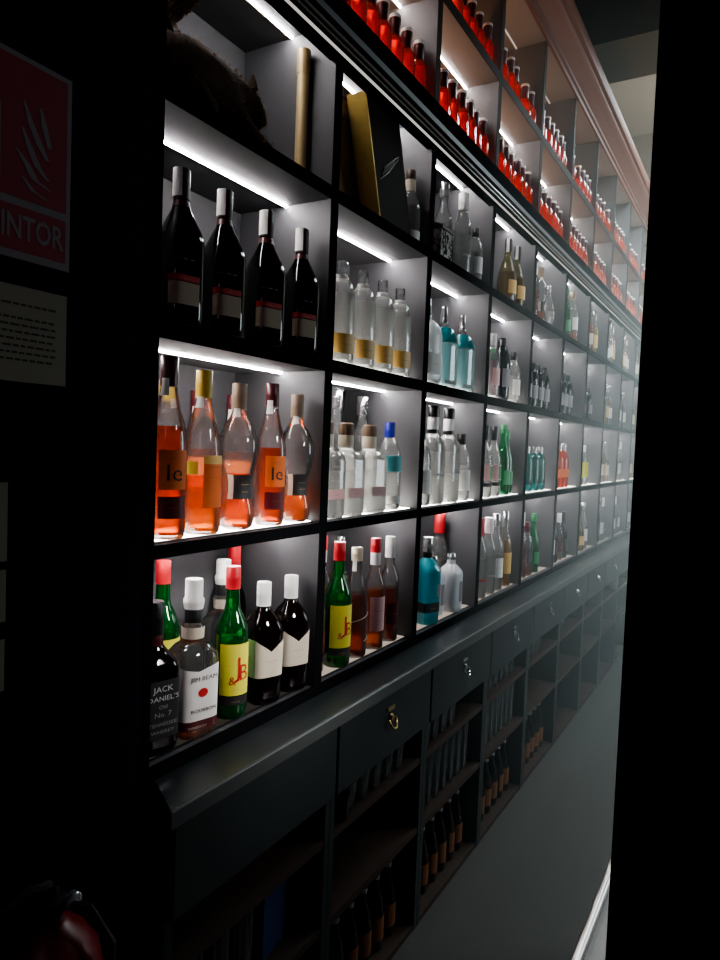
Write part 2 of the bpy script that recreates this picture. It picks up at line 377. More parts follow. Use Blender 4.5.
# 12 square gin with cork
pr = [(.038, 0, 6), (.042, .006, 6), (.043, .02, 6), (.043, .155, 6), (.040, .172, 5), (.026, .186, 3), (.0195, .192, 2), (.0185, .23, 2)]
kind('square_gin', pr, g_bright, .13, l_pale, [('cork', [(.015, .228), (.0195, .232), (.0205, .245), (.0185, .262), (.014, .266)], k_cork), ('neck_label', [(.0200, .196), (.0205, .2), (.0205, .228), (.0198, .23)], k_cream)],
     [('label', -36, 36, .052, .080, p_pink)], [('VODKA', 0, .098, .019, i_grey), ('ORIGINAL', 0, .062, .010, i_red)])
# 13 pale teal
pr = [(.034, 0), (.039, .006), (.040, .02), (.0395, .16), (.037, .182), (.029, .203), (.019, .218), (.0155, .226), (.0145, .26)]
kind('pale_teal', pr, g_bright, .15, l_pale, [capp(.226, .274, .0170, k_blue)], [('teal_label', -70, 60, .12, .17, p_teal), ('label', -60, 50, .02, .045, p_white)], [('SKY', 0, .025, .016, i_black)])
# 14 teal domed
pr = [(.038, 0, 3.4), (.042, .005, 3.4), (.043, .02, 3.4), (.043, .160, 3.4), (.0425, .172, 3), (.040, .188, 2.6), (.034, .203, 2.2), (.024, .214), (.0135, .220), (.0125, .238)]
po = [(.0135, .232), (.0145, .240), (.0125, .246), (.0105, .285), (.0120, .288), (.0110, .291)]
dome = [(r + .0009, z, e, 1.) for r, z, e in [(.043, .163, 3.4), (.0425, .173, 3), (.040, .189, 2.6), (.034, .204, 2.2), (.024, .215, 2)]]
g_dome = glass('glass_teal_dome', (.14, .62, .66), .5, .45, (.05, .50, .55))
l_milk = glass('spirit_aqua_pale', (.70, .95, .97), .75, .75, (.70, .95, .98))
kind('teal_dome', pr, g_clear, .158, l_milk, [('shoulder', dome, g_dome), ('pourer', po, k_silver)], [('label', -40, 40, .012, .022, i_grey)], [('GIN', 0, .050, .014, k_white)])
kind('frost_dome', pr, g_frost, .158, l_pale, [('pourer', po, k_silver)], [('label', -44, 44, .03, .10, p_white)], [('GIN', 0, .06, .02, i_grey)])
# 15 aqua rectangular
pr = [(.034, 0, 5), (.038, .006, 5), (.041, .19, 5), (.039, .205, 4), (.026, .228, 2.6), (.0165, .24, 2), (.0150, .27)]
kind('aqua', pr, g_blue, .20, l_aqua, [capp(.262, .315, .0175, k_silver), ('cap_collar', [(.0165, .24), (.018, .244), (.018, .262), (.0165, .264)], k_black)],
     [('label', -40, 40, .045, .080, i_black), ('side_label', -130, -41, .045, .080, i_black), ('medallion', 18, 45, .10, .145, p_grey)], [('SAPPHIRE', 0, .057, .011, p_gold)])
# 16 white stoneware
pr = [(.038, 0, 3), (.042, .006, 3), (.043, .02, 3), (.043, .145, 3), (.040, .16, 3), (.026, .178, 2.4), (.0175, .186), (.0165, .205)]
kind('stoneware', pr, stone, None, None, [capp(.203, .228, .0175, k_silver)], [('label', 5, 42, .04, .12, p_grey)], [])
# 17 small gin flask
pr = [(.030, 0), (.034, .006), (.035, .02), (.035, .15), (.032, .175), (.022, .20), (.015, .215), (.0145, .24)]
kind('short_clear', pr, g_bright, .14, l_pale, [capp(.22, .262, .0165, k_black)], [('label', -60, 40, .04, .12, p_white)], [('GIN', -10, .08, .016, i_grey)])
kind('pink_label', pr, g_bright, .05, l_pale, [capp(.24, .30, .0150, k_black)], [('label', -60, 45, .07, .135, p_pink), ('round_patch', -14, 22, .075, .13, k_green, None, .0014), ('lower_band', -60, 45, .045, .060, i_black)])
kind('short_red', pr, g_red, .17, l_red, [capp(.215, .262, .0165, k_silver)], [('label', -50, 30, .06, .11, p_orange)])
kind('yellow_label', pr, g_bright, .05, l_pale, [capp(.215, .262, .0165, k_white)], [('label', -80, 60, .05, .15, p_yellow)])
kind('small_teal', pr, g_teal, .04, l_aqua, [capp(.215, .25, .0165, k_silver)], [])
kind('short_dark', pr, g_blk, None, None, [capp(.19, .235, .0165, k_black)], [('label', -50, 30, .05, .12, p_grey)])
kind('short_pink', pr, g_clear, .15, l_pink, [capp(.205, .262, .0165, k_white)], [('label', -50, 30, .05, .12, p_pink)])
kind('short_brown', pr, g_clear, .05, l_brn, [capp(.215, .262, .0165, k_wine)], [('label', -50, 30, .07, .13, i_black)])
# 18 green wine-like
pr = [(.032, 0), (.036, .005), (.0365, .02), (.0365, .16), (.034, .185), (.024, .22), (.0165, .25), (.0145, .27), (.014, .33)]
kind('green_tall', pr, g_dgreen, .2, g_dgreen, [capp(.295, .34, .0155, k_green)], [('label', -50, 40, .05, .12, k_green)])
kind('olive_round', [(.034, 0), (.040, .008), (.043, .04), (.043, .10), (.038, .14), (.027, .175), (.018, .20), (.0145, .22), (.014, .27)], g_olive, .14, l_gold,
     [capp(.235, .285, .0165, k_black)], [('label', -50, 40, .04, .10, p_gold), ('tax_strip', -90, -45, .225, .285, p_white, None, .003)])
kind('oval_clear', [(.020, 0, 2, .6), (.030, .006, 2, .6), (.045, .05, 2, .6), (.050, .09, 2, .6), (.045, .13, 2, .6), (.028, .17, 2, .7), (.016, .19), (.0145, .23)], g_bright, .10, l_pale,
     [capp(.205, .25, .0165, k_silver)], [('label', -40, 40, .05, .10, p_cream)])
kind('cork_clear', [(.030, 0), (.034, .006), (.036, .02), (.037, .10), (.034, .13), (.024, .155), (.0165, .17), (.0155, .205)], g_bright, .12, l_pale,
     [('neck_label', [(.0172, .17), (.0175, .175), (.0175, .205), (.0168, .207)], k_cream), ('cork', [(.0145, .205), (.0165, .21), (.0165, .235), (.0145, .238)], k_brown)], [('label', -50, 40, .01, .04, p_white)])
kind('tall_square', [(.032, 0, 4), (.036, .006, 4), (.037, .02, 4), (.037, .21, 4), (.035, .225, 3.4), (.025, .243, 2.4), (.0165, .255), (.0165, .28)], g_bright, .19, l_pale,
     [('cap', [(.0178, .27), (.0178, .315), (.0165, .317)], k_white), ('cap_band', [(.0186, .315), (.0186, .352), (.0175, .355)], k_black), ('neck_band', [(.0178, .256), (.0178, .27)], k_black)],
     [('label', -40, 40, .105, .112, i_grey)], [('VODKA', 0, .088, .012, i_grey)])
kind('whisk_tag', [(.033, 0), (.037, .006), (.038, .02), (.038, .17), (.036, .20), (.026, .235), (.017, .26), (.015, .29)], g_bright, .07, l_red,
     [capp(.275, .325, .0175, k_taupe)], [('label', -60, 45, .08, .16, p_white), ('round_tag', 20, 60, .16, .20, p_black, None, .003)])
# red small bottle
pr = [(.026, 0), (.0305, .004), (.031, .015), (.031, .070), (.029, .086), (.0215, .103), (.0145, .115), (.0135, .14)]
kind('red_small', pr, g_red, .085, l_red, [('cap', [(.0165, .104), (.0178, .108), (.0182, .157), (.018, .159)], k_wine), ('cap_top', [(.0192, .158), (.0192, .167), (.018, .169)], k_white)], seg=16)
pr = [(.029, 0), (.031, .004), (.031, .11), (.024, .15), (.014, .18), (.0135, .21)]
kind('beer', pr, g_brown, None, None, [('cap', [(.0150, .205), (.0155, .21), (.0150, .217), (.010, .219)], k_silver)], [('label', -60, 60, .03, .10, pm('paper_rust', (.22, .09, .035), .6))], seg=16)

# ------------------------------------------------------------------ shelving
Y0, P, NB = .972, .589, 10
TH = .034                         # thickness of the uprights
YE = Y0 + P * NB
Z = {'A': .938, 'B': 1.374, 'C': 1.803, 'D': 2.240, 'E': 2.713, 'F': 3.077}
BOT = {'B': 1.347, 'C': 1.769, 'D': 2.207}
XB = -.30
ORD = ['first', 'second', 'third', 'fourth', 'fifth', 'sixth', 'seventh', 'eighth', 'ninth', 'tenth', 'eleventh', 'twelfth', 'thirteenth', 'fourteenth', 'fifteenth']

unit = empty('display_shelving', (0, 0, 0), 0, 'long charcoal display shelving with lit compartments full of bottles, above the drawer cabinets', 'shelving')
MB().box(XB - .02, XB, Y0 - TH, YE, .938, 2.66).obj('back_panel', whiteboard_, unit)
for k in range(NB + 1):
    y1 = Y0 + P * k - (.018 if k == 0 else 0)
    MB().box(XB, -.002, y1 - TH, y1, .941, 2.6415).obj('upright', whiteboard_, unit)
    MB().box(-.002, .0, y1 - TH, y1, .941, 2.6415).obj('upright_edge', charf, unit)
for r, b in BOT.items():
    for k in range(NB):
        a = Y0 + P * k - (.018 if k == 0 else 0); c = Y0 + P * (k + 1) - TH
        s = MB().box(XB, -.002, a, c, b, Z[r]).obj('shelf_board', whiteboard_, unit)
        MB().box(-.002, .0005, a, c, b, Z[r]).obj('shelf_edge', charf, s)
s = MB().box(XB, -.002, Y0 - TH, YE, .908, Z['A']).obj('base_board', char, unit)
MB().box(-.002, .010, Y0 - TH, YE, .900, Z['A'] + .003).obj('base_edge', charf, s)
MB().box(XB, .001, Y0 - TH, YE, 2.642, 2.660).obj('top_board', whiteboard_, unit)
# moulded handrail-like cornice
co = MB().box(.001, .022, -.2, YE + .05, 2.557, 2.596).obj('cornice', charf, unit)
painted_shine = emit('bead_painted_shine', (.9, .86, .78), .55)  # weak emission painted in for light the bead reflects; it is no lamp
MB().tube([(.024, -.2, 2.5565), (.024, YE + .05, 2.5565)], .0034, 10).obj('lower_bead', painted_shine, co, True)
MB().tube([(.024, -.2, 2.594), (.024, YE + .05, 2.594)], .0040, 10).obj('upper_bead', moldm, co, True)
MB().tube([(.022, -.2, 2.580), (.022, YE + .05, 2.580)], .0030, 10).obj('middle_bead', moldm, co, True)
MB().box(-.020, .001, Y0 - TH, YE, 2.556, 2.642).obj('frieze', charf, unit)

up = empty('upper_shelving', (0, 0, 0), 0, 'dusky upper shelving with two rows of small red bottles and a heavy crown moulding', 'shelving')
MB().box(XB - .02, XB, .3, YE, 2.662, 3.60).obj('back_panel', upm, up)
MB().box(XB, 0, .3, YE, 2.662, Z['E']).obj('lower_fascia', charf, up)
for k in range(NB + 1):
    y1 = Y0 + P * k
    MB().box(XB, -.002, y1 - TH, y1, Z['E'] + .001, 3.49).obj('upright', upin, up)
    MB().box(-.002, 0, y1 - TH, y1, Z['E'] + .001, 3.49).obj('upright_edge', upm, up)
for k in range(NB):
    a = Y0 + P * k; c = a + P - TH
    s = MB().box(XB, -.002, a, c, 3.04, Z['F']).obj('shelf_board', upin, up)
    MB().box(-.002, .0005, a, c, 3.04, Z['F']).obj('shelf_edge', upm, s)
MB().box(XB, 0, .3, YE, 3.49, 3.52).obj('top_board', upin, up)
cr = [(0, 3.49), (.012, 3.49), (.012, 3.512), (.022, 3.518), (.022, 3.536), (.044, 3.552), (.070, 3.570), (.085, 3.577), (.092, 3.585), (.092, 3.598), (.108, 3.604), (.115, 3.620), (.115, 3.65), (0, 3.65)]
MB().extrude_y(cr, .3, YE).obj('crown_moulding', crownm, up, True, 30)

# LED strips
def led(k, z, kind_, row):
    a = Y0 + P * k + .002 - (.018 if k == 0 else 0); c = Y0 + P * (k + 1) - TH - .002
    where = {'A': 'lowest', 'B': 'second', 'C': 'third', 'D': 'top', 'E': 'lower red', 'F': 'upper red'}[row]
    e = empty('led_strip', (-.14, a, z), 0, f'thin light strip on the ceiling of the {where} row, {ORD[k]} bay', 'light strip', 'light strips in the shelf compartments')
    MB().box(-.008, -.001, 0, c - a, -.0034, -.0005).obj('profile', k_taupe, e)
    MB().extrude_y([(-.0008, -.0050), (.0015, -.0050), (.0032, -.0040), (.0036, -.0026), (.0036, -.001), (-.0008, -.001)], .002, c - a - .002).obj('diffuser', (LEDD, LED, LEDU)[kind_], e)
for k in range(NB):
    led(k, BOT['B'], 1, 'A'); led(k, BOT['C'], 1, 'B'); led(k, BOT['D'], 1, 'C'); led(k, 2.642, 1, 'D')
    if k >= 1: led(k, 3.04, 2, 'E')
    if k >= 2: led(k, 3.49, 0, 'F')
def glow_panel(k, z, mat, row, c='white'):  # added glowing panels that brighten the shelf bases from under the bottles
    a = Y0 + P * k + .004 - (.016 if k == 0 else 0); b = Y0 + P * (k + 1) - TH - .004
    e = empty('added_glow_panel', (0, a, z), 0, f'thin {c} added glow panel lying under the bottles, {row}, {ORD[k]} bay', 'light panel', 'added glow panels under the bottles')
    MB().box(-.172, -.020, 0, b - a, .0002, .003).obj('tray', k_black, e)
    MB().box(-.170, -.026, .002, b - a - .002, .003, .0042).obj('diffuser', mat, e)
GLOW_SOFT = emit('added_glow_soft', (1., .84, .70), .40)
GLOW_FAINT = emit('added_glow_faint', (1., .85, .7), .035)
for k in range(NB): glow_panel(k, Z['A'], GLOW_FAINT if k == 0 else GLOW_SOFT, 'lowest row')
GLOW_MEDIUM = emit('added_glow_medium', (1., .93, .86), 4.5)
for k in range(NB): glow_panel(k, Z['B'], GLOW_WARM if k < 3 else GLOW_MEDIUM, 'second row')
for k in range(0, 4): glow_panel(k, Z['C'], GLOW_FAINT if k == 0 else GLOW_MEDIUM, 'third row')
for k in range(1, NB): glow_panel(k, Z['E'], GLOW_RED, 'lower red row', 'red')
for k in range(2, NB): glow_panel(k, Z['F'], GLOW_RED, 'upper red row', 'red')

# ------------------------------------------------------------------ bottles in the lit rows
ROWN = {'A': 'lowest shelf', 'B': 'second shelf', 'C': 'third shelf', 'D': 'top shelf'}
# (row, y, kind, look (max 8 words), turn, scale, x)
B = [
 ('A', 1.014, 'square_whiskey', 'dark square whiskey bottle with black label', -14, 1.02, -.058),
 ('A', 1.124, 'bourbon', 'clear bourbon bottle with white label', -14, 1.0, -.055),
 ('A', 1.247, 'green_whisky', 'green whisky bottle with red cap and yellow label', -14, 1.03, -.05),
 ('A', 1.364, 'brown_scotch', 'brown scotch bottle with white cap', -20, 1.0, -.05),
 ('A', 1.478, 'brown_scotch', 'brown scotch bottle with white cap', -20, 1.0, -.05),
 ('A', 1.165, 'green_whisky', 'back-row green whisky bottle with red cap', 20, 1.05, -.19),
 ('A', 1.385, 'bourbon', 'back-row clear bottle with white pourer', 10, .98, -.20),
 ('A', 1.475, 'dark_red', 'back-row dark bottle with red cap', 10, 1.0, -.24),
 ('B', 1.026, 'brandy_full', 'amber brandy bottle with wine cap', -8, 1.05, -.045),
 ('B', 1.132, 'tapered', 'tapering brandy bottle with yellow cap', -10, 1.0, -.05),
 ('B', 1.249, 'bulb_amber', 'bulb-shouldered bottle a third full of amber', -12, 1.0, -.05),
 ('B', 1.372, 'brandy_low', 'amber brandy bottle with white neck strip', -10, .99, -.05),
 ('B', 1.478, 'bulb', 'bulb-shouldered bottle nearly empty', -12, .98, -.05),
 ('B', 1.17, 'tapered', 'back-row tapering clear bottle', 0, .96, -.20),
 ('B', 1.27, 'brandy_low', 'back-row amber brandy bottle', 0, .92, -.20),
 ('B', 1.40, 'brandy_low', 'back-row amber brandy bottle', 0, .92, -.20),
 ('C', 1.052, 'rum', 'dark rum bottle with brown cap and beige label', -12, 1.0, -.05),
 ('C', 1.182, 'rum', 'dark rum bottle with brown cap and beige label', -14, 1.0, -.05),
 ('C', 1.329, 'rum', 'dark rum bottle with brown cap and beige label', -15, 1.0, -.05),
 ('C', 1.474, 'rum', 'dark rum bottle with brown cap and beige label', -16, 1.0, -.05),
 # second bay
 ('A', 1.622, 'brown_tall', 'brown bottle with white cap', 0, .9, -.07),
 ('A', 1.712, 'green_whisky', 'green whisky bottle with red cap and yellow label', -14, 1.06, -.05),
 ('A', 1.822, 'spiral_rum', 'spiral-banded rum bottle with cream cap', -10, 1.0, -.055),
 ('A', 1.930, 'amber_tall', 'amber bottle with pink label and red cap', -10, .98, -.05),
 ('A', 2.040, 'brown_tall', 'dark brown bottle with white cap', -10, .98, -.055),
 ('A', 1.85, 'amber_tall', 'back-row amber bottle with red cap', 0, .98, -.20),
 ('A', 1.96, 'gold_tall', 'back-row golden bottle with silver cap', 0, .96, -.20),
 ('B', 1.625, 'square_gin', 'square clear bottle with cork and cream neck band', -10, 1.0, -.055),
 ('B', 1.732, 'square_gin', 'square clear bottle with cork and cream neck band', -10, 1.0, -.055),
 ('B', 1.868, 'square_gin', 'square clear bottle with cork and cream neck band', -10, 1.0, -.055),
 ('B', 2.003, 'pale_teal', 'clear bottle with blue cap and teal band', -10, 1.02, -.055),
 ('B', 1.90, 'clear_tall', 'back-row tall clear bottle', 0, 1.1, -.20),
 ('B', 2.07, 'clear_tall', 'back-row tall clear bottle', 0, 1.05, -.20),
 ('C', 1.668, 'gold_label', 'clear gin bottle with gold label', -12, 1.0, -.05),
 ('C', 1.787, 'gold_label', 'clear gin bottle with gold label', -12, 1.0, -.05),
 ('C', 1.907, 'gold_label', 'clear gin bottle with gold label', -12, 1.0, -.05),
 ('C', 2.025, 'gold_label', 'clear gin bottle with gold label', -12, 1.0, -.05),
 ('D', 2.076, 'cork_clear', 'rounded clear bottle with cream neck beside gift box', -10, 1.0, -.055),
 # third bay
 ('A', 2.325, 'aqua', 'bright aqua gin bottle', -20, 1.0, -.05),
 ('A', 2.455, 'stoneware', 'white stoneware gin bottle', -15, 1.0, -.085),
 ('A', 2.565, 'stoneware', 'white stoneware gin bottle', -15, 1.0, -.055),
 ('A', 2.655, 'clear_red', 'back-row clear bottle with red cap', 0, 1.08, -.15),
 ('B', 2.235, 'short_clear', 'short clear bottle with black cap', -10, 1.05, -.055),
 ('B', 2.335, 'tall_square', 'tall square clear bottle with black-banded cap', -10, 1.0, -.055),
 ('B', 2.478, 'tall_square', 'tall square clear bottle with black-banded cap', -10, 1.0, -.055),
 ('B', 2.615, 'short_clear', 'short clear bottle with black cap', -10, 1.0, -.055),
 ('C', 2.250, 'frost_dome', 'frosted domed gin bottle with silver pourer', -15, 1.0, -.055),
 ('C', 2.395, 'teal_dome', 'teal domed gin bottle with white pourer', -15, 1.0, -.055),
 ('C', 2.572, 'teal_dome', 'teal domed gin bottle with white pourer', -15, 1.0, -.055),
 ('D', 2.425, 'clear_tall', 'clear bottle with silver cap behind the lattice box', -10, .92, -.09),
 ('D', 2.540, 'clear_white', 'clear bottle with white cap', -10, .93, -.06),
 ('D', 2.640, 'short_clear', 'short clear bottle with black cap', -10, .8, -.045),
 # fourth bay
 ('A', 2.870, 'clear_red', 'clear bottle with red cap', -10, 1.0, -.055),
 ('A', 2.985, 'clear_white', 'clear bottle with white cap', -10, 1.0, -.055),
 ('A', 3.085, 'clear_tall', 'tall clear bottle with silver cap', -10, 1.0, -.055),
 ('A', 3.215, 'gold_tall', 'tall golden bottle with silver cap', -10, 1.0, -.055),
 ('B', 2.885, 'pink_label', 'clear gin bottle with pink label', -10, 1.03, -.055),
 ('B', 2.998, 'pink_label', 'clear gin bottle with pink label', -10, 1.03, -.055),
 ('B', 3.130, 'green_tall', 'tall green bottle', -10, .95, -.055),
 ('B', 3.225, 'green_tall', 'tall green bottle', -10, .88, -.07),
 ('C', 2.790, 'clear_white', 'clear bottle with white cap', -10, .72, -.055),
 ('C', 2.905, 'short_pink', 'short pinkish bottle with white cap', -10, 1.05, -.05),
 ('C', 3.045, 'short_dark', 'short dark bottle with black cap', -10, 1.15, -.055),
 ('C', 3.155, 'green_tall', 'green bottle behind a clear one', -10, .75, -.15),
 ('C', 3.215, 'short_clear', 'short clear bottle with black cap', -10, .9, -.055),
 ('D', 3.065, 'olive_round', 'olive round bottle with black cap', -10, 1.0, -.055),
 ('D', 3.195, 'olive_round', 'olive round bottle with black cap', -10, 1.0, -.055),
 # fifth bay
 ('A', 3.470, 'brown_tall', 'brown bottle with white cap', -10, .95, -.055),
 ('A', 3.565, 'short_brown', 'short clear bottle with wine cap', -10, 1.05, -.055),
 ('A', 3.690, 'green_tall', 'tall green bottle', -10, .92, -.055),
 ('B', 3.400, 'small_teal', 'small teal bottle with silver cap', -10, .92, -.055),
 ('B', 3.505, 'small_teal', 'small teal bottle with silver cap', -10, .92, -.055),
 ('B', 3.630, 'small_teal', 'small teal bottle with silver cap', -10, .92, -.055),
 ('B', 3.740, 'small_teal', 'small teal bottle with silver cap', -10, .92, -.055),
 ('C', 3.420, 'short_dark', 'short dark bottle with black cap', -10, .95, -.055),
 ('C', 3.525, 'short_dark', 'short dark bottle with black cap', -10, .95, -.055),
 ('C', 3.635, 'short_dark', 'short dark bottle with black cap', -10, .95, -.055),
 ('C', 3.740, 'short_dark', 'short dark bottle with black cap', -10, .95, -.055),
 ('D', 3.480, 'brown_tall', 'brown bottle with white cap', -10, .8, -.055),
 ('D', 3.590, 'bulb', 'bulb-shouldered bottle nearly empty', -10, .85, -.055),
 ('D', 3.740, 'oval_clear', 'oval clear flask', 60, .9, -.055),
 # sixth bay
 ('A', 4.00, 'clear_tall', 'tall clear bottle with silver cap', -10, .95, -.055),
 ('A', 4.10, 'dark_tall', 'tall dark bottle with black cap', -10, .85, -.055),
 ('A', 4.22, 'brown_tall', 'brown bottle with white cap', -10, .8, -.055),
 ('A', 4.33, 'dark_tall', 'tall dark bottle with black cap', -10, .8, -.055),
 ('B', 4.04, 'short_red', 'short red bottle with silver cap', -10, 1.0, -.055),
 ('B', 4.14, 'short_red', 'short red bottle with silver cap', -10, 1.0, -.055),
 ('B', 4.24, 'short_red', 'short red bottle with silver cap', -10, 1.0, -.055),
 ('C', 4.02, 'short_dark', 'short dark bottle with black cap', -10, 1.0, -.055),
 ('C', 4.13, 'short_dark', 'short dark bottle with black cap', -10, 1.0, -.055),
 ('C', 4.24, 'short_dark', 'short dark bottle with black cap', -10, 1.0, -.055),
 ('D', 4.00, 'short_dark', 'short dark bottle with black cap', -10, .7, -.055),
 ('D', 4.115, 'green_tall', 'tall green bottle', -10, .87, -.055),
 ('D', 4.270, 'whisk_tag', 'clear bottle with white label and round black tag', -10, .92, -.055),
 # seventh bay
 ('A', 4.60, 'gold_tall', 'tall golden bottle with silver cap', -10, .85, -.055),
 ('A', 4.72, 'olive_round', 'olive round bottle with black cap', -10, 1.0, -.055),
 ('A', 4.85, 'clear_tall', 'tall clear bottle with silver cap', -10, .9, -.055),
 ('B', 4.64, 'yellow_label', 'short clear bottle with yellow label', -10, 1.0, -.055),
 ('B', 4.76, 'yellow_label', 'short clear bottle with yellow label', -10, 1.0, -.055),
 ('C', 4.64, 'pink_tall', 'pink bottle with white cap', -10, .8, -.055),
 ('C', 4.80, 'short_dark', 'short dark bottle with black cap', -10, .9, -.055),
 ('D', 4.60, 'orange_tall', 'tall orange bottle with black cap', -10, .85, -.055),
 ('D', 4.72, 'orange_tall', 'tall orange bottle with black cap', -10, .9, -.055),
 ('D', 4.87, 'gold_tall', 'tall golden bottle with silver cap', -10, .85, -.055),
]
# the far bays
far = ['clear_tall', 'gold_tall', 'clear_white', 'short_clear', 'dark_tall', 'clear_red']
flook = {'clear_tall': 'tall clear bottle with silver cap', 'gold_tall': 'tall golden bottle with silver cap', 'clear_white': 'clear bottle with white cap',
         'short_clear': 'short clear bottle with black cap', 'dark_tall': 'tall dark bottle with black cap', 'clear_red': 'clear bottle with red cap'}
pat = {('A', 7): [0, 4, 0, 2], ('B', 7): [0, 0, 1, 0], ('C', 7): [0, 2, 1, 0], ('D', 7): [0, 3, 0, 1], ('A', 8): [3, 0, 2, 0], ('B', 8): [3, 2, 0, 2], ('C', 8): [1, 0, 4, 0], ('D', 8): [1, 1, 0, 0],
       ('A', 9): [0, 2, 0], ('B', 9): [2, 0, 1], ('C', 9): [0, 0, 1], ('D', 9): [1, 0, 0]}
for (r, k), ix in pat.items():
    for j, i in enumerate(ix):
        B.append((r, Y0 + P * k + .07 + j * .105, far[i], flook[far[i]], -10, .85 + .04 * ((i + j) % 3), -.055))

count = {}
for (r, y, kd, look, rz, s, x) in B:
    count[(r, int((y - Y0) // P), look)] = count.get((r, int((y - Y0) // P), look), 0) + 1
seen = {}
for (r, y, kd, look, rz, s, x) in sorted(B, key=lambda b: (b[0], b[1])):
    k = int((y - Y0) // P); key = (r, k, look); seen[key] = seen.get(key, 0) + 1
    o = f', {ORD[seen[key]-1]} of them' if count[key] > 1 else ''
    lab = f'{look}{o}, {ROWN[r]}, {ORD[k]} bay'
    lift = .0047 if (r in 'AB' or (r == 'C' and k < 4)) else .0006
    place(kd, (x, y, Z[r] + lift), rz, s, lab, look + 's' if count[key] > 1 else None)

# small red bottles
for row, k0, zz in (('E', 1, Z['E']), ('F', 2, Z['F'])):
    for k in range(k0, NB):
        a = Y0 + P * k
        n = 7
        for i in range(n):
            y = a + .045 + i * .0795
            if row == 'F' and (i * 7 + k * 3) % 8 == 5: continue
            place('red_small', (-.048 + random.uniform(-.006, .006), y, zz + .0047), random.uniform(-30, 20), 1.,
                  f'small red bottle with dark cap, {ORD[i]} along the {"lower" if row=="E" else "upper"} red row, {ORD[k]} bay', 'small red bottles on the upper shelving', 'red_bottle')

# ------------------------------------------------------------------ gift box, gold tubes, lattice box, cat
import mathutils
gb = empty('gift_box', (-.024, 1.836, Z['D'] + .001), 0, 'tall slanting gift box with gold side and dark front on the top shelf', 'box')
def slant(x0, x1, y0, y1, h, t, z0=0.):
    m = MB(); f = t / h
    m.v = [(x, y - f * z, z) for z in (z0, h) for x, y in ((x0, y0), (x1, y0), (x1, y1), (x0, y1))]
    m.f = [(0, 3, 2, 1), (4, 5, 6, 7), (0, 1, 5, 4), (1, 2, 6, 5), (2, 3, 7, 6), (3, 0, 4, 7)]; return m
slant(-.004, 0, .0, .200, .325, .115).obj('front_panel', boxdark, gb)
slant(-.062, -.0045, .001, .199, .323, .115).obj('inner_box', boxdark, gb)
slant(-.063, -.0005, -.004, 0, .327, .115).obj('gold_side', goldfoil, gb)
fe = MB()
for i in range(6):      # feather emblem: a fan of pale barbs along a quill
    t = i / 5; y = -.005 + .055 * t; z = .135 + .040 * t
    fe.tube([(.0015, y, z), (.0015, y + .014, z + .030), (.0015, y + .040, z + .046)], [.0012, .0022, .0006], 5)
fe.tube([(.0015, -.020, .118), (.0015, .030, .155), (.0015, .090, .215)], [.0008, .0020, .0006], 5)
fe.obj('feather_emblem', p_white, gb)
g2 = empty('gold_carton', (0, 0, Z['D'] + .001), 0, 'dull gold carton standing behind the slanting gift box', 'box')
MB().box(-.190, -.100, 1.700, 1.860, 0, .306).obj('carton_body', golddim, g2)
MB().box(-.192, -.098, 1.698, 1.862, .27, .320).obj('carton_lid', golddim, g2)
def tube_box(y, k, x=-.20, h=.31, rt=.032):
    t = empty('gift_tube', (x, y, Z['D'] + .0005), 0, f'tall pale gold gift tube standing at the back of the top shelf, {ORD[k]} bay', 'tube')
    MB().loft([(rt, 0), (rt, h - .06)], 28).obj('tube_body', pm('gold_tube', (.72, .55, .28), .4, .2), t, True)
    MB().loft([(rt + .0015, h - .06), (rt + .0015, h), (rt - .001, h + .003)], 28).obj('tube_lid', pm('gold_tube_lid', (.62, .45, .22), .4, .3), t, True)
tube_box(1.508, 0, -.088, .345, .016)
tube_box(2.80, 3, -.06, .26)
lx = empty('lattice_box', (-.055, 2.30, Z['D'] + .0005), 0, 'small black lattice box with slanted lid beside clear bottles on top shelf', 'box')
MB().box(-.038, .038, -.048, .048, 0, .10).obj('inner_box', pm('lattice_inner', (.45, .40, .40), .5), lx)
lat = MB()
rnd = random.Random(3)
for i in range(26):
    a = rnd.uniform(-.045, .045); b = rnd.uniform(.004, .096); da = rnd.uniform(-.02, .02); db = rnd.choice([-1, 1]) * rnd.uniform(.015, .03)
    c = max(-.047, min(.047, a + da)); d = max(.003, min(.098, b + db))
    lat.tube([(.041, a, b), (.043, (a + c) / 2 + .004, (b + d) / 2), (.041, c, d)], .0022, 5)
    lat.tube([(a * .8, -.051, b), (a * .8 + .004, -.053, (b + d) / 2), (c * .8, -.051, d)], .0022, 5)
lat.obj('lattice', k_black, lx)
MB().extrude_y([(-.045, .101), (.045, .101), (.045, .110), (-.045, .150)], -.055, .055).obj('lid', k_black, lx)

def skin(name, pts, edges, radii, mat, loc, sub=2, disp=0.):
    me = bpy.data.meshes.new(name); me.from_pydata(pts, edges, []); me.update()
    o = bpy.data.objects.new(name, me); C.objects.link(o)
    o.modifiers.new('s', 'SKIN'); sv = me.skin_vertices[0].data
    for i, r in enumerate(radii): sv[i].radius = (r, r) if not isinstance(r, tuple) else r
    sv[0].use_root = True
    md = o.modifiers.new('u', 'SUBSURF'); md.levels = md.render_levels = sub
    bpy.context.view_layer.update()
    ev = o.evaluated_get(bpy.context.evaluated_depsgraph_get())
    m2 = bpy.data.meshes.new_from_object(ev); bpy.data.objects.remove(o)
    rr = random.Random(5)
    if disp:
        for v in m2.vertices:
            n = v.normal; d = (sin(v.co.x * 310) * sin(v.co.y * 270 + 1) * sin(v.co.z * 290) + rr.uniform(-.6, .6)) * disp
            v.co += n * d
    m2.materials.clear(); m2.materials.append(mat); m2.shade_smooth(); m2.name = name
    ob = bpy.data.objects.new(name, m2); C.objects.link(ob); ob.location = loc
    return ob
zc = Z['D']
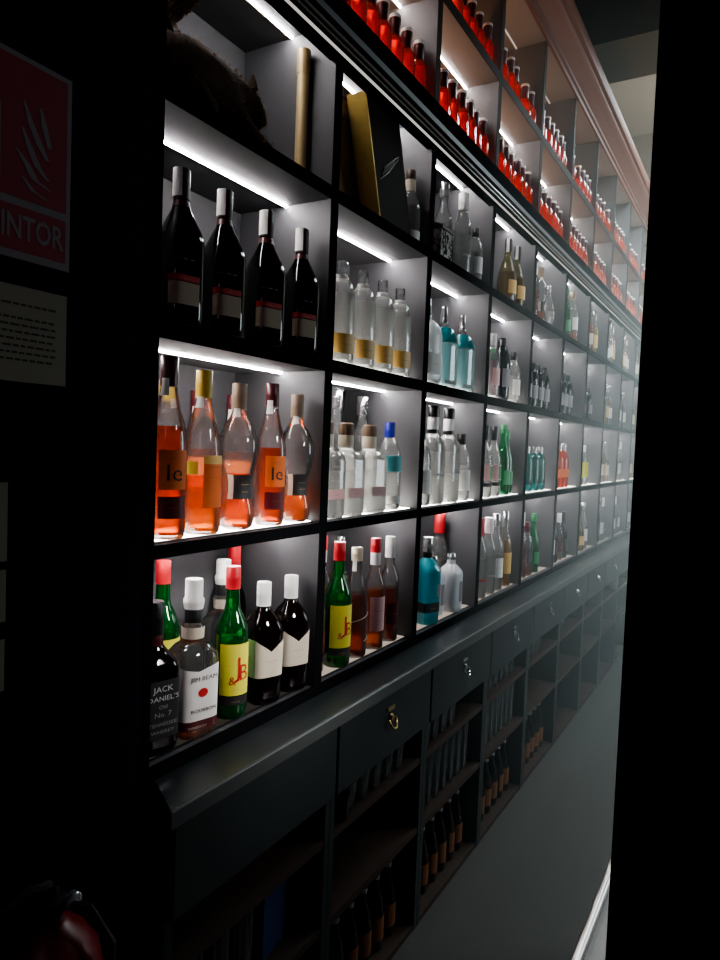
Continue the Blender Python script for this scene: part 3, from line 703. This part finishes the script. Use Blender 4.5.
# a crouching cat: rump near the pillar, head low over its front paws, tail curled up behind
cp = [(0, 0, .085),            # 0 hips
      (0, .075, .100), (0, .150, .100), (.005, .200, .108),      # 1 belly 2 chest 3 neck
      (.012, .238, .112), (.020, .268, .092), (.026, .288, .076),    # 4 skull 5 muzzle 6 nose
      (.040, .165, .055), (.048, .225, .020), (.050, .285, .014),    # 7 shoulder 8 elbow 9 paw
      (-.035, .165, .055), (-.040, .225, .020), (-.035, .280, .014),
      (.045, .000, .045), (.055, .050, .030), (.058, .090, .014), # hind leg
      (-.040, .000, .045), (-.048, .050, .030), (-.050, .090, .014),
      (-.030, -.010, .150), (-.040, .030, .215), (-.02, .060, .255), (.0, .088, .285)]
ce = [(0, 1), (1, 2), (2, 3), (3, 4), (4, 5), (5, 6), (2, 7), (7, 8), (8, 9), (2, 10), (10, 11), (11, 12), (0, 13), (13, 14), (14, 15), (0, 16), (16, 17), (17, 18), (0, 19), (19, 20), (20, 21), (21, 22)]
cr_ = [.070, .068, .058, .046, .042, .026, .014, .030, .020, .015, .030, .020, .015, .042, .028, .016, .042, .028, .016, .030, .026, .028, .018]
cat = skin('cat', cp, ce, cr_, furm, (-.096, 1.044, zc + .003), 2, .0025)
tag(cat, 'dark brown furry cat crouching on the top shelf beside the pillar', 'cat')
for sx in (-1, 1):
    er = MB()
    b = (.012 + sx * .022, .232, .140)
    er.loft([(.016, 0, 2, .5), (.010, .018, 2, .5), (.002, .034, 2, .5)], 10, b[0], b[1])
    for i in range(len(er.v) - 30, len(er.v)):
        x, y, z = er.v[i]; er.v[i] = (x, y, z + b[2] - .004)
    er.obj('ear', furm, cat, True)
fr = MB(); rr = random.Random(11)
me = cat.data; me.calc_loop_triangles()
polys = list(me.polygons)
for _ in range(5200):
    p = rr.choice(polys); c = p.center; n = p.normal
    L = rr.uniform(.006, .013); w = .0009
    t = mathutils.Vector((rr.uniform(-1, 1), rr.uniform(-1, 1) - .5, rr.uniform(-1, 1))).normalized()
    tip = c + (n * .75 + t * .55) * L; s_ = n.cross(t).normalized() * w
    q = c + mathutils.Vector((rr.uniform(-1, 1), rr.uniform(-1, 1), rr.uniform(-1, 1))) * .003
    b = len(fr.v); fr.v += [tuple(q - s_), tuple(q + s_), tuple(tip)]; fr.f.append((b, b + 1, b + 2))
fr.v = [(x, y, max(z, -.0015)) for x, y, z in fr.v]
o = fr.obj('fur', furl, cat); o['kind'] = 'stuff'
for sx in (-1, 1):
    ey = MB().loft([(.001, .104), (.0045, .107), (.005, .110), (.0045, .113), (.001, .116)], 10, .017 + sx * .016, .270)
    ey.obj('eye', k_yellow, cat, True)

# ------------------------------------------------------------------ ledge and base cabinets
led_ = empty('worktop', (0, 0, 0), 0, 'long glossy dark ledge running under the lit shelves above the drawers', 'worktop')
def slab(poly, z0, z1):
    m = MB(); n = len(poly); m.v = [(x, y, z) for z in (z0, z1) for x, y in poly]
    m.f = [(i, (i + 1) % n, n + (i + 1) % n, n + i) for i in range(n)] + [tuple(reversed(range(n))), tuple(range(n, 2 * n))]
    return m
slab([(.0105, .956), (.119, .892), (.119, YE + .1), (.0105, YE + .1)], .890, .918).obj('ledge_board', ledm, led_, bev=.003)
slab([(.119, .892), (.127, .887), (.127, YE + .1), (.119, YE + .1)], .884, .920).obj('nosing', paint('nosing_painted_highlight', (.09, .095, .095), .3, noise=.2, scale=14), led_, bev=.003)  # nosing colour lightened as a painted highlight along the ledge edge
FX = .06
for k in range(NB):
    a = Y0 + P * k - TH / 2 - .01; c = a + P
    cb = empty('drawer_cabinet', (0, a, 0), 0, f'dark cabinet with one drawer over open shelves, {ORD[k]} from the pillar', 'cabinet', None)
    w = P - .002
    MB().box(-.34, FX, 0, .022, -.049, .888).box(-.34, FX, w - .022, w, -.049, .888).box(-.34, -.32, .022, w - .022, -.049, .888).obj('carcass', cabm, cb)
    MB().box(-.32, FX - .002, .022, w - .022, -.048, -.028).obj('bottom_board', woodm, cb)
    for z in (.310, .550):
        MB().box(-.32, FX - .002, .022, w - .022, z - .022, z).obj('shelf_board', woodm, cb)
    dr = MB().box(FX + .0005, FX + .018, .004, w - .004, .662, .882).obj('drawer', cabm, cb, bev=.003)
    if k == 0: continue
    hm = brass if k == 1 else chrome
    h = MB(); FX = .057
    cy = w / 2
    # drop handle: backplate, label holder and hanging bail
    h.box(FX + .021, FX + .024, cy - .022, cy + .022, .800, .812)
    h.loft([(.013, -.003), (.013, 0), (.008, .006)], 16)
    n0 = len(h.v) - 48
    for i in range(n0, len(h.v)):
        x, y, z = h.v[i]; h.v[i] = (FX + .024 + z, cy + x, .778 + y)
    h.tube([(FX + .026 + .014 * sin(pi * t / 10), cy + .020 * cos(pi * t / 10), .776 - .028 * sin(pi * t / 10)) for t in range(11)], .0032, 8)
    h.obj('handle', hm, dr, True); FX = .06
def tumbler(mb_h, r):
    pr = [(r * .82, 0), (r * .86, .002), (r, mb_h), (r * .94, mb_h), (r * .80, .008)]
    return MB().loft(pr, 20, cap=(True, True)).mesh('glass', g_tumbler, True, 50)
TG = {'tall': tumbler(.16, .030), 'low': tumbler(.09, .038), 'flute': tumbler(.19, .024)}
TN = {'tall': 'tall clear drinking glass', 'low': 'low clear tumbler', 'flute': 'slim clear tall glass'}
SN = {.55: 'upper open shelf', .31: 'middle open shelf'}
def glasses(k, z, kd, n, x=.01, start=.07, step=.075):
    a = Y0 + P * k - TH / 2 - .01
    for i in range(n):
        for row in (0, 1):
            o = bpy.data.objects.new('drinking_glass', TG[kd]); C.objects.link(o)
            o.location = (x - row * .10, a + start + i * step, z + .0005)
            tag(o, 'x', 'glass', 'glasses in the open cabinets')
            o['label'] = f'{TN[kd]}, {ORD[i]} in {"front" if row==0 else "rear"} line, {SN[z]}, {ORD[k]} cabinet'
glasses(1, .55, 'low', 5, start=.15)
glasses(2, .55, 'low', 4); glasses(2, .31, 'flute', 7, step=.068)
glasses(3, .55, 'tall', 6); glasses(3, .31, 'flute', 7, step=.068)
glasses(4, .55, 'tall', 4); glasses(5, .55, 'tall', 3)
for k in (1, 2, 3, 4):
    a = Y0 + P * k - TH / 2 - .01
    for i in range(6):
        place('beer', (-.01, a + .075 + i * .082, -.0275), rnd.uniform(-30, 30), 1.1, f'small brown beer bottle, {ORD[i]} along the bottom shelf, {ORD[k]} cabinet', 'beer bottles on the cabinet floor', 'beer_bottle')
cg = empty('drinking_glass', (.035, 1.62, .5505), 0, 'smoky tumbler standing in front of the other glasses, second cabinet', 'glass')
cg.location = (.035, 1.62, .5505)
MB().loft([(.024, 0), (.026, .002), (.030, .07), (.028, .07), (.023, .008)], 20).obj('bowl', glass('glass_smoky', (.35, .33, .33), .4, .05), cg, True)
bx_ = empty('blue_carton', (-.06, 1.38, .3105), radians(8), 'dark blue cardboard carton on the middle shelf of the first cabinet', 'box')
MB().box(-.06, .06, -.06, .06, 0, .16).obj('carton_body', pm('carton_blue', (.02, .05, .16), .6), bx_)
MB().box(-.062, .062, -.061, .061, .145, .165).obj('carton_lid', pm('carton_blue', (.02, .05, .16), .6), bx_)
for i in range(3):
    o = bpy.data.objects.new('drinking_glass', TG['flute']); C.objects.link(o); o.location = (.0, 1.09 + .085 * i, .3105)
    tag(o, f'slim clear tall glass, {ORD[i]} on the middle shelf of the first cabinet', 'glass', 'glasses in the open cabinets')

# ------------------------------------------------------------------ pillar with its signs
def struct(mb, name, mat, **k): return mb.obj(name, mat, kind='structure', **k)
struct(MB().box(-1.2, .008, -1.5, Y0 - TH - .020, -.049, 4.6), 'wall_left', wallm)
sg = empty('fire_extinguisher_sign', (.009, .642, 1.990), 0, 'red fire extinguisher sign with flames lettered EXTINTOR on the dark pillar', 'sign')
MB().box(0, .002, -.105, .105, -.150, .150).obj('board', signwhite, sg)
MB().box(.002, .0024, -.097, .097, -.060, .142).box(.002, .0024, -.097, .097, -.138, -.072).obj('red_field', signred, sg)
v, f = text_tris('EXTINTOR', .02); m = MB(); m.v = [(.0028, .008 + x * .0345, -.119 + y * .050) for x, y, _ in v]; m.f = list(f)
m.obj('lettering', signwhite, sg)
ic = MB()   # extinguisher pictogram and flames
ic.loft([(.026, -.045), (.026, .065), (.020, .085), (.010, .095)], 16)
for i in range(len(ic.v)):
    x, y, z = ic.v[i]; ic.v[i] = (.0026 + .0002 * (x > 0), -.040 + y, z)
def flame(pts, w):
    b = len(ic.v); n = len(pts)
    for i, (y, z) in enumerate(pts):
        ww = w * math.sin(pi * (i + .3) / (n + .1))
        ic.v += [(.0028, y - ww, z), (.0028, y + ww, z)]
    for i in range(n - 1): ic.f.append((b + 2 * i, b + 2 * i + 1, b + 2 * i + 3, b + 2 * i + 2))
flame([(.022, .085), (.034, .055), (.048, .03), (.062, .01)], .0065)
flame([(.050, .085), (.056, .06), (.066, .03)], .0055)
flame([(.020, .045), (.032, .02), (.046, -.005), (.064, -.02)], .0065)
flame([(.010, .012), (.026, -.004), (.042, -.026), (.068, -.034)], .0070)
flame([(.020, -.026), (.040, -.044), (.066, -.050)], .0060)
ic.obj('pictogram', signwhite, sg)
def paper(zc, hh, y0, y1, label, lines):
    p = empty('notice_paper', (.0085, (y0 + y1) / 2, zc), 0, label, 'notice')
    w = (y1 - y0) / 2
    MB().box(0, .0012, -w, w, -hh, hh).obj('sheet', signpaper, p)
    t = MB()
    for i in range(lines):
        z = hh * .62 - i * hh * 1.3 / max(1, lines); 
        if i == 1: continue
        yy = -w + .012
        while yy < w - .022:
            l = rnd.uniform(.006, .016); t.box(.0012, .0014, yy, min(yy + l, w - .02), z - .0016, z + .0016); yy += l + .003
    t.obj('printed_lines', signink, p)
paper(1.729, .072, .535, .745, 'pale paper notice with printed lines under the red extinguisher sign', 9)
paper(1.444, .060, .44, .648, 'upper small dim paper notice far below the extinguisher sign', 6)
paper(1.331, .040, .44, .647, 'middle small dim paper notice below the upper one', 4)
paper(1.224, .040, .44, .646, 'lowest small dim paper notice above the fire extinguisher', 4)
ex = empty('fire_extinguisher', (.100, .665, .285), 0, 'red fire extinguisher with black valve hanging on the dark pillar', 'extinguisher')
MB().loft([(.070, 0), (.080, .012), (.080, .47), (.074, .505), (.055, .535), (.030, .555), (.022, .562)], 36).obj('cylinder', extred, ex, True, 50)
MB().loft([(.020, .560), (.020, .575), (.026, .578), (.026, .592), (.014, .596), (.014, .615)], 20).obj('valve', k_black, ex, True)
hb = MB().tube([(0, .0, .612), (.0, -.035, .622), (0, -.085, .612)], [.009, .008, .006], 8).tube([(0, .0, .600), (0, -.04, .596), (0, -.08, .578)], [.008, .006, .005], 8)
hb.obj('lever', k_black, ex, True)
MB().tube([(.02, .01, .588), (.05, .03, .58), (.085, .045, .53), (.092, .04, .40), (.088, .03, .2)], .008, 8).obj('hose', k_black, ex, True)
g_ = MB().loft([(.014, 0), (.014, .01), (.011, .012)], 16); g_.v = [(.022 + z, x + .02, .588 + y) for x, y, z in g_.v]
g_.obj('gauge', k_silver, ex, True)
MB().box(-.091, -.081, -.03, .03, .36, .44).obj('bracket', k_black, ex)

# ------------------------------------------------------------------ room
struct(MB().box(-1.2, 3.4, -1.5, 8.3, -.10, -.05), 'floor', floorm)
struct(MB().box(-1.2, 3.4, -1.5, 8.3, 4.6, 4.65), 'ceiling', endm)
struct(MB().box(-1.2, 3.4, -1.5, 4.0, 4.30, 4.598), 'trim_1', ceilm)           # lowered ceiling over the near part
struct(MB().box(-.8, 3.3, 4.002, 4.45, 3.81, 4.598), 'trim_2', beamm)          # dark beam
struct(MB().box(-1.2, 3.4, 7.1, 7.2, -.049, 4.599), 'wall_back', endm)
struct(MB().box(3.3, 3.4, .7, 7.098, -.049, 4.3), 'wall_right', wallm)
struct(MB().box(-1.2, XB - .03, Y0 - TH, 7.098, -.049, 4.3), 'wall_side', wallm)
struct(MB().box(.9135, 3.4, .56, .64, -.049, 4.29), 'wall_front', wallm)          # doorway wall the picture is taken through

# stainless undercounter edge seen by the jamb
st = empty('steel_counter', (0, 0, 0), 0, 'stainless steel bar counter with rolled edge beside the doorway', 'counter')
steelg = paint('brushed_steel_dull', (.20, .185, .18), .45, .8, noise=.25, scale=70)
pf = [(1.5, .820), (.812, .820), (.806, .822), (.806, .800), (1.5, .800)]
MB().extrude_y(pf, .66, 2.6).obj('worktop', steelg, st)
MB().tube([(.798, .66, .826), (.798, 2.6, .826)], .0085, 12).obj('rolled_edge', steel, st, True)
sl = MB()
for y in (.80, 1.02, 1.24, 1.46): sl.box(.818, .832, y, y + .05, .820, .8215)
sl.obj('drain_slot', k_black, st)
MB().box(.83, 1.5, .68, 2.58, -.049, .799).obj('cabinet_body', steelg, st)
MB().box(.815, .83, .70, 1.28, .12, .77).box(.815, .83, 1.30, 1.9, .12, .77).obj('front_panel', steelg, st, bev=.004)
MB().tube([(.808, .85, .69), (.79, .88, .69), (.79, 1.10, .69), (.808, 1.13, .69)], .006, 8).obj('handle', steel, st, True)

# ------------------------------------------------------------------ haze
m, nt, out = _new('haze')
vs = nt.nodes.new('ShaderNodeVolumeScatter'); vs.inputs['Color'].default_value = (.72, .86, .86, 1); vs.inputs['Density'].default_value = .125; vs.inputs['Anisotropy'].default_value = .3
nt.links.new(vs.outputs[0], out.inputs['Volume']); HAZE = m
hz = MB().box(.20, .78, 1.9, 7.0, -.048, 2.9).obj('haze', HAZE)
tag(hz, 'thin bluish smoke haze hanging in the far end of the aisle', 'haze', None, 'stuff')

# ------------------------------------------------------------------ lights
def area(name, loc, tgt, sx, sy, e, col, spread=pi):
    l = bpy.data.lights.new(name, 'AREA'); l.shape = 'RECTANGLE'; l.size = sx; l.size_y = sy; l.energy = e; l.color = col; l.spread = spread
    o = bpy.data.objects.new(name, l); C.objects.link(o); o.location = loc
    d = mathutils.Vector(tgt) - mathutils.Vector(loc); o.rotation_euler = d.to_track_quat('-Z', 'Y').to_euler()
    return o
area('aisle_haze_fill', (1.1, 4.8, 3.95), (.9, 5.0, 0), .6, 3.0, 120, (.80, .96, 1.))  # added unseen lamp that makes the haze glow bluish
area('ceiling_wash', (1.6, 6.0, 3.0), (.3, 6.2, 4.6), .6, 1.5, 45, (1., .93, .8))
area('upper_warm_light', (2.2, 3.4, 2.9), (0, 3.6, 3.7), .5, 4.0, 4.5, (1., .90, .86), radians(70))
area('bar_fill', (2.4, 4.2, 1.9), (0, 3.3, 1.0), .8, 1.2, 13, (.85, .96, 1.), radians(120))
area('doorway_glow', (.9, -.8, 2.3), (.1, .7, 1.5), .5, .5, 1.0, (1., .62, .85))

area('near_shelf_fill', (1.7, 1.5, 2.1), (0, 1.35, 1.20), .25, .4, 1.1, (1., .96, .93), radians(26))
w = bpy.data.worlds.new('World'); bpy.context.scene.world = w; w.use_nodes = True
w.node_tree.nodes['Background'].inputs[0].default_value = (.35, .2, .45, 1)
w.node_tree.nodes['Background'].inputs[1].default_value = .03

# ------------------------------------------------------------------ camera
F, YAW, PIT, ROL = 700., .5250, -.0491, .0386
cy, sy = cos(YAW), sin(YAW)
fw = mathutils.Vector((-sy * cos(PIT), cy * cos(PIT), sin(PIT))); r = mathutils.Vector((cy, sy, 0)); u = r.cross(fw)
r2 = r * cos(ROL) + u * sin(ROL); u2 = u * cos(ROL) - r * sin(ROL)
cd = bpy.data.cameras.new('Camera'); cam = bpy.data.objects.new('Camera', cd); C.objects.link(cam)
cd.sensor_fit = 'VERTICAL'; cd.sensor_height = 32; cd.lens = F * 32 / 960; cd.clip_start = .02
M = mathutils.Matrix((r2, u2, -fw)).transposed().to_4x4(); M.translation = (1.0, 0, 1.58); cam.matrix_world = M
sc = bpy.context.scene; sc.camera = cam
sc.view_settings.view_transform = 'AgX'; sc.view_settings.look = 'AgX - Medium High Contrast'; sc.view_settings.exposure = .2
sc.cycles.transparent_max_bounces = 32; sc.cycles.max_bounces = 10; sc.cycles.volume_bounces = 0
sc.cycles.volume_step_rate = 4
sc.cycles.sample_clamp_indirect = 4
